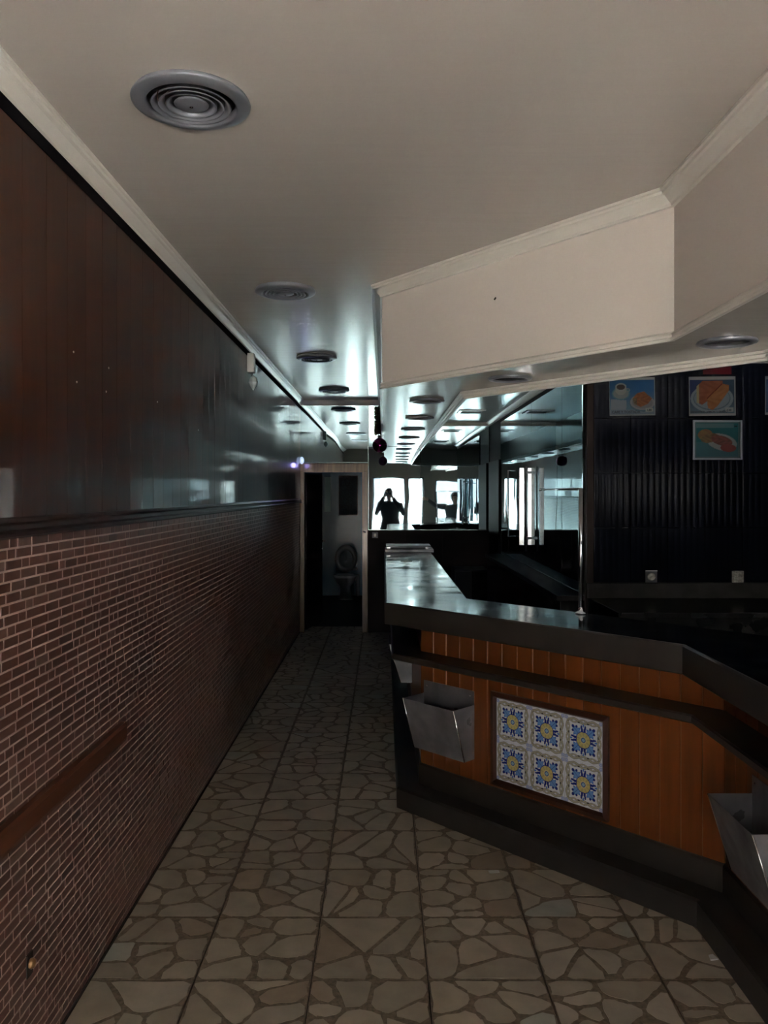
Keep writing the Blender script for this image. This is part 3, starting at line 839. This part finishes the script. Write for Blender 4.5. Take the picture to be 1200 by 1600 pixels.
# ---- menu pictures
YM = YDARK-.018
def menu_pos(px, py): return ((px-600)/FPX*YM, YM, EYE+(770-py)/FPX*YM)
def ell(u,v,cx,cy,rx,ry,rot=0.):
    c_,s_ = math.cos(rot),math.sin(rot); x=(u-cx)*c_+(v-cy)*s_; y=-(u-cx)*s_+(v-cy)*c_
    return (x/rx)**2+(y/ry)**2
def inpoly(u,v,P):
    r = False; n = len(P)
    for i in range(n):
        x1,y1 = P[i]; x2,y2 = P[(i+1)%n]
        if (y1 > v) != (y2 > v) and u < (x2-x1)*(v-y1)/(y2-y1)+x1: r = not r
    return r
def nz(u,v,k=17.): return .5+.5*math.sin(u*k*2.3+3*math.sin(v*k*1.7))*math.cos(v*k*1.9+2*math.sin(u*k))
def coffee(u,v):
    v = 1-v
    if u < .008 or u > .985 or v < .07 or v > .965: return (.36,.37,.37)
    c = lerp((.012,.09,.22),(.02,.12,.30),u)
    if v > .42-.1*u: c = lerp(c,(.10,.20,.27),min(1,(v-.42+.1*u)*2.5))
    if .03 < u < .37 and v > .56+.03*u*3 and v < .84 and u < .40-.15*(v-.56): c = (.24,.27,.31)
    if v > .84: c = (.17,.22,.27)
    if ell(u,v,.25,.42,.20,.17) < 1: c = (.08,.20,.25)
    if ell(u,v,.25,.42,.17,.14) < 1: c = (.24,.26,.25)
    if ell(u,v,.40,.33,.05,.05) < 1 and ell(u,v,.40,.33,.028,.028) > 1: c = (.28,.28,.26)
    if ell(u,v,.25,.30,.125,.16) < 1 and v > .25: c = (.34,.34,.29)
    if ell(u,v,.25,.25,.125,.105) < 1: c = (.36,.36,.33)
    if ell(u,v,.25,.25,.095,.07) < 1: c = (.045,.025,.022)
    if ell(u,v,.72,.68,.29,.22,.1) < 1: c = (.08,.15,.20)
    if ell(u,v,.72,.66,.27,.20,.1) < 1: c = (.27,.27,.28)
    if ell(u,v,.72,.66,.23,.16,.1) < 1: c = (.20,.20,.21)
    if inpoly(u,v,[(.50,.56),(.60,.42),(.76,.37),(.93,.56),(.84,.70),(.68,.78),(.54,.70)]):
        k = nz(u,v,14); c = lerp((.19,.055,.018),(.30,.11,.035),k)
        if u < .60 and v > .54: c = lerp((.20,.17,.08),(.07,.03,.02),nz(u,v,30))
    if .79 < u < .95 and .80 < v < .905: c = (.34,.36,.33)
    return c
def sandwich(u,v):
    v = 1-v
    if u < .02 or u > .975 or v < .075 or v > .94: return (.36,.36,.36)
    c = lerp((.02,.035,.12),(.03,.07,.11),u)
    if v > .5: c = lerp(c,(.10,.16,.20),min(1,(v-.5)*2.5))
    if ell(u,v,.49,.56,.46,.36) < 1: c = (.22,.27,.31)
    if ell(u,v,.49,.56,.40,.30) < 1: c = (.11,.16,.20)
    if ell(u,v,.49,.55,.38,.28) < 1: c = (.20,.25,.29)
    if inpoly(u,v,[(.16,.25),(.30,.10),(.72,.10),(.72,.20),(.40,.62),(.28,.72),(.16,.66)]):
        c = lerp((.22,.065,.03),(.30,.10,.05),nz(u,v,8))
        if u < .21: c = (.33,.29,.15)
    if inpoly(u,v,[(.38,.55),(.70,.18),(.86,.22),(.86,.36),(.62,.74),(.50,.86),(.40,.80)]):
        c = lerp((.26,.10,.035),(.33,.15,.06),nz(u,v,9))
        if abs((v-.55)+(u-.38)*1.15) < .035: c = (.14,.025,.012)
    if .78 < u < .95 and .79 < v < .91: c = (.32,.34,.33)
    return c
def rolls(u,v):
    v = 1-v
    if u < .05 or u > .95 or v < .04 or v > .96: return (.10,.16,.17)
    c = lerp((.012,.13,.15),(.015,.10,.12),v)
    if .06 < v < .17 and u < .86: c = (.10,.19,.20)
    if v > .55 : c = lerp(c,(.07,.16,.19),.5)
    if ell(u,v,.60,.56,.34,.22,.35) < 1: c = (.24,.27,.28)
    if ell(u,v,.24,.36,.16,.15,-.4) < 1: c = lerp((.18,.085,.05),(.22,.14,.05),nz(u,v,9))
    if ell(u,v,.34,.45,.20,.12,-.3) < 1: c = lerp((.20,.13,.06),(.12,.07,.04),nz(u,v,12))
    if ell(u,v,.60,.52,.24,.13,.35) < 1: c = lerp((.20,.07,.06),(.12,.05,.04),nz(u,v,13))
    if ell(u,v,.74,.72,.17,.11,.1) < 1: c = (.20,.05,.045)
    if .87 < u < .93 and .10 < v < .14: c = (.01,.03,.04)
    return c
def plate_pic(u,v):
    v = 1-v
    if u < .02 or u > .975 or v < .075 or v > .94: return (.36,.36,.36)
    c = (.03,.06,.12)
    if ell(u,v,.5,.56,.42,.32) < 1: c = (.22,.24,.26)
    if ell(u,v,.5,.54,.28,.2) < 1: c = lerp((.22,.09,.04),(.3,.15,.06),nz(u,v,9))
    return c
def text(s, size, loc, m, parent, al='LEFT'):
    cu = bpy.data.curves.new('lettering','FONT'); cu.body = s; cu.size = size; cu.extrude = .0004; cu.offset = size*.035; cu.align_x = al
    tmp = bpy.data.objects.new('tmp_lettering', cu); COL.objects.link(tmp); bpy.context.view_layer.update()
    me = bpy.data.meshes.new_from_object(tmp.evaluated_get(bpy.context.evaluated_depsgraph_get())); bpy.data.objects.remove(tmp)
    me.materials.clear(); me.materials.append(m); o = link('lettering', me, parent)
    o.location = loc; o.rotation_euler = (R(90),0,0); return o
k_ = YM/FPX
def menu(px0,py0,px1,py1,fn,label,frame=False, tilt=0.):
    x,y,z = menu_pos(px0,py1); w = (px1-px0)*k_; h = (py1-py0)*k_
    t = empty('menu_picture', (x,y-.002,z)); t.rotation_euler = (0,tilt,0); tag(t, label, 'menu picture')
    me = paint('picture', w, h, 96, 80, fn, M['print'], gain=.55)
    link('picture', me, t)
    if frame:
        f = .009
        for a_,b_ in (((-f,-.016,-f),(0.001,0,h+f)),((w-.001,-.016,-f),(w+f,0,h+f)),((0,-.014,-f),(w,0,0.001)),((0,-.014,h-.001),(w,0,h+f))):
            MB().box(a_,b_).build('frame_side', M['vent'], t, bevel=.002)
    return t, w, h
t,w,h = menu(952.5,590.5,1023.5,650,coffee,'blue menu picture of a coffee cup and a pastry plate', tilt=R(-.9))
text('CAFE Y TOSTADA', .0215, (.012,-.0058,.015), M['ink'], t); text('1,80', .017, (w*.81,-.0058,h*.115), M['ink'], t)
t,w,h = menu(1076.5,589,1149,650,sandwich,'menu picture of toasted sandwiches on a white plate', tilt=R(-.6))
text('SANDWICH, JAMON Y QUESO', .0165, (.008,-.0058,.018), M['ink'], t); text('3,20', .017, (w*.80,-.0058,h*.115), M['ink'], t)
menu(1084,659,1156,716,rolls,'framed green menu picture of rolls with ham, below the sandwiches', True)
menu(1195,588,1268,648,plate_pic,'menu picture cut off by the right edge of the photo')
# red plate high up, painted in place of a reflection in the glossy tiles
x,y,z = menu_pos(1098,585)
tag(MB().box((x,YM-.004,z),(x+.175,YM+.004,z+.12)).build('red_reflection', mat('dull_red',(.10,.006,.012,1),.25), None), 'dull red plate standing in for a reflection high on the black tiles above the sandwich picture', 'reflection')

# ------------------------------------------------------------------ ceiling vents
def round_vent(x, y, drop, label):
    t = empty('ceiling_vent', (x,y,ZC)); r = .165
    z = -drop
    MB().lathe([(r-.006,0),(r,z*.45),(r-.001,z*.6),(r-.006,z*.72),(r-.036,z),(r-.041,z+.003),(r-.043,-.002)], 56).build('outer_ring', M['vent'], t)
    for i,rr in enumerate((.108,.088,.068)):
        MB().lathe([(rr+.003,z+.001),(rr,z-.0005),(rr-.003,z+.001),(rr-.015,z*.25),(rr-.013,z*.25),(rr+.003,z+.001)], 48).build('louvre_ring', M['vent'], t)
    MB().lathe([(0,z-.001),(.014,z-.002),(.042,z+.003),(.048,z+.006),(.044,z+.010),(0,z+.012)], 40).build('centre_cone', M['vent'], t)
    MB().lathe([(0,z-.004),(.005,z-.003),(.006,z)],12).build('screw', M['chrome'], t)
    MB().lathe([(0,-.002),(r-.043,-.002),(r-.043,-.001)],40).build('duct_throat', M['vent_dark'], t)
    tag(t, label, 'vent'); return t
round_vent(-.542,2.234,.022,'large round grey ceiling vent nearest the camera, cobweb hanging from it')
round_vent(-.537,4.32,.030,'second round ceiling vent, above the corridor start')
round_vent(-.546,6.45,.030,'third round ceiling vent, halfway down the corridor')
round_vent(-.535,8.50,.030,'round ceiling vent furthest down the corridor, before the mirror')
cb = MB().tube([(-.605,2.125,ZC-.03),(-.606,2.12,ZC-.05),(-.603,2.12,ZC-.062)],[.0012,.0018,.0012],6)
tag(cb.build('dust_thread', M['bump_rail']), 'brown dust thread hanging from the nearest vent rim', 'cobweb')
def downlight(x,y,label):
    t = empty('downlight', (x,y,ZS)); r = .106
    MB().lathe([(r-.004,-.0),(r,-.006),(r-.004,-.012),(r-.020,-.014),(r-.026,-.006),(r-.026,-.001)],44).build('outer_ring', M['vent'], t)
    MB().lathe([(0,-.004),(r-.028,-.005),(r-.026,-.001)],36).build('lens', M['lamp_lens'], t)
    tag(t,label,'downlight')
downlight(1.253,2.90,'round recessed downlight in the soffit over the right part of the bar')
downlight(.607,3.82,'round recessed downlight in the soffit under the angled fascia')
for (x,y,lab) in [(.257,4.75,'first downlight along the corridor-side soffit, closest to the fascia corner'),(.262,5.83,'second downlight along the corridor-side soffit'),(.25,6.85,'third downlight along the corridor-side soffit'),
              (.25,7.9,'fourth downlight along the corridor-side soffit'),(.25,8.95,'last downlight of the corridor-side soffit, by the end mirror')]: downlight(x,y,lab)
def rect_vent(x,y,lab):
    t = empty('slot_vent', (x,y,ZI)); a,b = .135,.16
    f = MB(); f.box((-a,-b,-.01),(-a+.03,b,0)); f.box((a-.03,-b,-.01),(a,b,0)); f.box((-a+.03,-b,-.01),(a-.03,-b+.03,0)); f.box((-a+.03,b-.03,-.01),(a-.03,b,0)); f.build('vent_frame', M['ceiling'], t)
    MB().box((-a+.02,-b+.02,-.004),(a-.02,b-.02,-.001)).build('duct_throat', M['matte_black'], t)
    for k in range(5): MB().box((-a+.03,-b+.05+k*.05,-.009),(a-.03,-b+.056+k*.05,-.003)).build('slat', M['vent_dark'], t)
    tag(t, lab, 'vent')
rect_vent(.90,8.2,'rectangular vent in the bar ceiling by the end wall'); rect_vent(.88,5.95,'rectangular vent in the bar ceiling above the mirrored shelf')

# wall lamp near the cornice
wl2 = empty('wall_fitting', (XL+.011, 5.82, 2.57)); tag(wl2, 'small white bracket with a clear glass prism lamp below the cornice', 'wall lamp')
MB().box((.0,-.035,-.02),(.05,.035,.12)).build('bracket_box', M['white'], wl2, bevel=.004)
MB().tube([(.03,0,-.02),(.035,0,-.05)],.008).build('stem', M['chrome'], wl2)
MB().lathe([(0,-.15),(.028,-.11),(.036,-.09),(.028,-.06),(.010,-.045)],8,(.04,0,0),smooth=False).build('glass_prism', mat('prism',(.7,.75,.75,1),.12,metal=.2), wl2)
# brass knob low on the brick wall
kn = empty('brass_knob', (XL+.003,2.25,.336)); tag(kn, 'round brass plug on a dark plate low on the brick wall', 'knob')
MB().box((0,-.018,-.035),(.004,.018,.03)).build('plate', M['joint'], kn); MB().lathe([(0,.020),(.010,.018),(.015,.010),(.012,0)],18,(0,.0,0),axis='x').build('plug', M['brass'], kn)
# nail hole / bug on the fascia
tag(MB().tube([(.50,3.595,2.545),(.505,3.587,2.552)],.004,6).build('wall_plug', M['joint']), 'tiny dark nail stub on the angled white fascia', 'nail')
for (px,py) in [(115,550),(120,597),(170,575),(166,612),(246,628),(310,672)]:
    yy = (XL+.012)*FPX/(px-600); zz = EYE+(770-py)/FPX*yy
    MB().lathe([(0,.004),(.0035,.003),(.004,0)],8,(XL+.010,yy,zz),axis='x').build('screw_plug', M['white'], wl)

# ------------------------------------------------------------------ tinsel and bauble
YG = 7.6; XG = -.052
gz0, gz1 = 2.50, 2.235
tg = empty('tinsel_garland', (XG,YG,0)); tag(tg, 'strand of dull gold tinsel hanging by the bulkhead', 'garland')
MB().tube([(0,0,gz1-.02),(0,0,gz0),(.02,0,gz0+.03)],.003,6).build('cord', M['joint'], tg)
ti = MB(); rr = random.Random(3)
for i in range(1500):
    z = rr.uniform(gz1,gz0); a_ = rr.uniform(0,6.28); L = rr.uniform(.025,.048); dz = rr.uniform(-.02,.012)
    dx, dy = math.cos(a_), math.sin(a_); w = .0018
    q_ = rr.uniform(-1,1)*w; h_w = math.sqrt(max(0,w*w-q_*q_))+.0004
    ti.poly([(-dy*q_,dx*q_,z-h_w),(dy*q_,-dx*q_,z+h_w),(dx*L+dy*q_,dy*L-dx*q_,z+dz+h_w),(dx*L-dy*q_,dy*L+dx*q_,z+dz-h_w)])
tag(ti.build('tinsel_fringe', M['tinsel'], tg), kind='stuff')
ba = empty('christmas_bauble', (XG+.012,YG,2.125)); tag(ba, 'shiny purple bauble at the end of the tinsel', 'bauble')
n=14; MB().lathe([(.070*math.sin(math.pi*i/n), .070*math.cos(math.pi*i/n)) for i in range(n+1)],28).build('ball', M['bauble'], ba)
MB().lathe([(.014,.066),(.014,.082),(0,.084)],14).build('cap', M['chrome'], ba)

# ------------------------------------------------------------------ people (seen only in the mirrors)
def skin_body(name, joints, edges, m, parent, sub=2):
    names = list(joints); idx = {k:i for i,k in enumerate(names)}
    me = bpy.data.meshes.new(name); me.from_pydata([joints[k][0] for k in names], [(idx[a],idx[b]) for a,b in edges], []); me.materials.append(m)
    o = link(name, me, parent)
    sv = me.skin_vertices.new() if hasattr(me.skin_vertices,'new') else None
    if not me.skin_vertices: 
        o.modifiers.new('skin','SKIN')
    else: o.modifiers.new('skin','SKIN')
    layer = me.skin_vertices[0].data if len(me.skin_vertices) else None
    if layer:
        for k in names:
            r = joints[k][1]; r = (r,r) if not isinstance(r,tuple) else r
            layer[idx[k]].radius = r; layer[idx[k]].use_root = (k == 'pelvis')
    s_ = o.modifiers.new('sub','SUBSURF'); s_.levels = sub; s_.render_levels = sub
    return o
def person(loc, rz, label, hands, elbows, palm_dir, coat_m, hem, H=1.0):
    t = empty('person', loc, rz); tag(t, label, 'person')
    J = {'pelvis':((0,0,.95*H),(.15,.11)),'belly':((0,0,1.10*H),(.135,.10)),'chest':((0,0,1.30*H),(.155,.11)),'neck0':((0,0,1.45*H),(.06,.06)),'neck1':((0,.01,1.52*H),(.052,.055)),
         'jaw':((0,.03,1.57*H),(.062,.075)),'head':((0,.015,1.64*H),(.078,.098)),'crown':((0,.0,1.71*H),(.062,.078)),
         'nose':((0,.125,1.625*H),(.010,.010)),'earl':((-.085,.01,1.63*H),(.012,.022)),'earr':((.085,.01,1.63*H),(.012,.022))}
    E = [('pelvis','belly'),('belly','chest'),('chest','neck0'),('neck0','neck1'),('neck1','jaw'),('jaw','head'),('head','crown'),('head','nose'),('head','earl'),('head','earr')]
    for s,nm in ((-1,'l'),(1,'r')):
        J['sh'+nm] = ((s*.19,0,1.41*H),(.06,.06)); el = elbows[nm]; ha = hands[nm]
        J['el'+nm] = (el,(.042,.042)); J['wr'+nm] = (ha,(.026,.026))
        d = Vector(palm_dir[nm]).normalized(); side = d.cross(Vector((0,1,0))); 
        if side.length < .1: side = Vector((1,0,0))
        side.normalize()
        pm = Vector(ha)+d*.055; J['pa'+nm] = (tuple(pm),(.036,.018))
        E += [('chest','sh'+nm),('sh'+nm,'el'+nm),('el'+nm,'wr'+nm),('wr'+nm,'pa'+nm)]
        for i,(o_,L) in enumerate(((-.030,.062),(-.010,.072),(.010,.068),(.029,.052))):
            a1 = pm+side*o_+d*.035; a2 = a1+d*L*.5+Vector((0,.012,0)); a3 = a2+d*L*.4+Vector((0,.022,0))
            J['f%s%d0'%(nm,i)] = (tuple(a1),(.0095,.0095)); J['f%s%d1'%(nm,i)] = (tuple(a2),(.0085,.0085)); J['f%s%d2'%(nm,i)] = (tuple(a3),(.0075,.0075))
            E += [('pa'+nm,'f%s%d0'%(nm,i)),('f%s%d0'%(nm,i),'f%s%d1'%(nm,i)),('f%s%d1'%(nm,i),'f%s%d2'%(nm,i))]
        th = Vector(ha)+d*.03-side*.04*s*-1; J['t%s0'%nm] = (tuple(th),(.011,.011)); J['t%s1'%nm] = (tuple(th+d*.03+Vector((0,.02,0))),(.009,.009))
        E += [('wr'+nm,'t%s0'%nm),('t%s0'%nm,'t%s1'%nm)]
        J['hip'+nm] = ((s*.10,0,.88*H),(.095,.10)); J['kn'+nm] = ((s*.11,.015,.50*H),(.06,.065)); J['an'+nm] = ((s*.11,-.01,.09),(.04,.045)); J['toe'+nm] = ((s*.12,.14,.035),(.042,.03))
        E += [('pelvis','hip'+nm),('hip'+nm,'kn'+nm),('kn'+nm,'an'+nm),('an'+nm,'toe'+nm)]
    skin_body('body', J, E, M['skin'], t)
    hz = 1.44*H
    c = MB().lathe([(.07,hz+.04),(.12,hz+.02),(.20,hz-.03),(.225,hz-.10),(.205,1.20*H),(.19,1.05*H),(.22,.90*H),(.25,.75*H),(.28,hem),(.265,hem+.01),(.21,.9*H)],28,sx=1,sy=.68)
    c.build('coat', coat_m, t)
    for s,nm in ((-1,'l'),(1,'r')):
        e = Vector(elbows[nm]); w_ = Vector(hands[nm]); 
        MB().tube([(s*.16,0,1.41*H),(s*.20,0,1.40*H),tuple(e.lerp(Vector((s*.2,0,1.4*H)),.5)),tuple(e),tuple(e.lerp(w_,.5)),tuple(e.lerp(w_,.93))],[.06,.078,.068,.060,.054,.046],14).build('sleeve', coat_m, t)
        MB().tube([(s*.10,0,.90*H),(s*.11,.015,.50*H),(s*.11,-.005,.07)],[.105,.078,.062],14).build('trouser_leg', M['cloth_dark'], t)
        MB().lathe([(0,0),(.045,0),(.05,.03),(.035,.07),(.03,.10),(0,.10)],18,(s*.115,.05,0),1,2.4).build('shoe', M['black'], t)
    MB().lathe([(.0,.115),(.05,.108),(.085,.075),(.098,.03),(.094,-.02),(.080,-.06)],24,(0,-.018,1.66*H),1,1.15).build('hair', M['hair'], t)
    for s in (-1,1): MB().lathe([(0,.008),(.009,.005),(.012,0)],10,(s*.032,.108,1.648*H),axis='y').build('eye', M['black'], t)
    return t
ph = person((0.02,-.46,0),0,'person in a long dark coat holding up a phone, mirrored at the corridor end',
       {'l':(-.105,.32,1.58),'r':(.085,.32,1.58)},{'l':(-.31,.08,1.17),'r':(.31,.08,1.17)},{'l':(.35,.25,.9),'r':(-.35,.25,.9)},M['cloth_dark'],.52)
phn = empty('phone', (0,-.10,EYE-.01)); tag(phn, 'dark phone held up in both hands by the mirrored person', 'phone')
MB().box((-.078,-.005,-.037),(.078,.003,.037)).build('phone_body', M['black'], phn, bevel=.002)
person((1.62,-.95,0),R(25),'person in a grey jacket pointing with one raised arm, mirrored behind the bar',
       {'l':(-.62,.22,1.50),'r':(.26,.10,.86)},{'l':(-.42,.06,1.34),'r':(.28,-.02,1.12)},{'l':(-.8,.3,.25),'r':(0,.1,-1)},M['cloth_grey'],.80,.95)
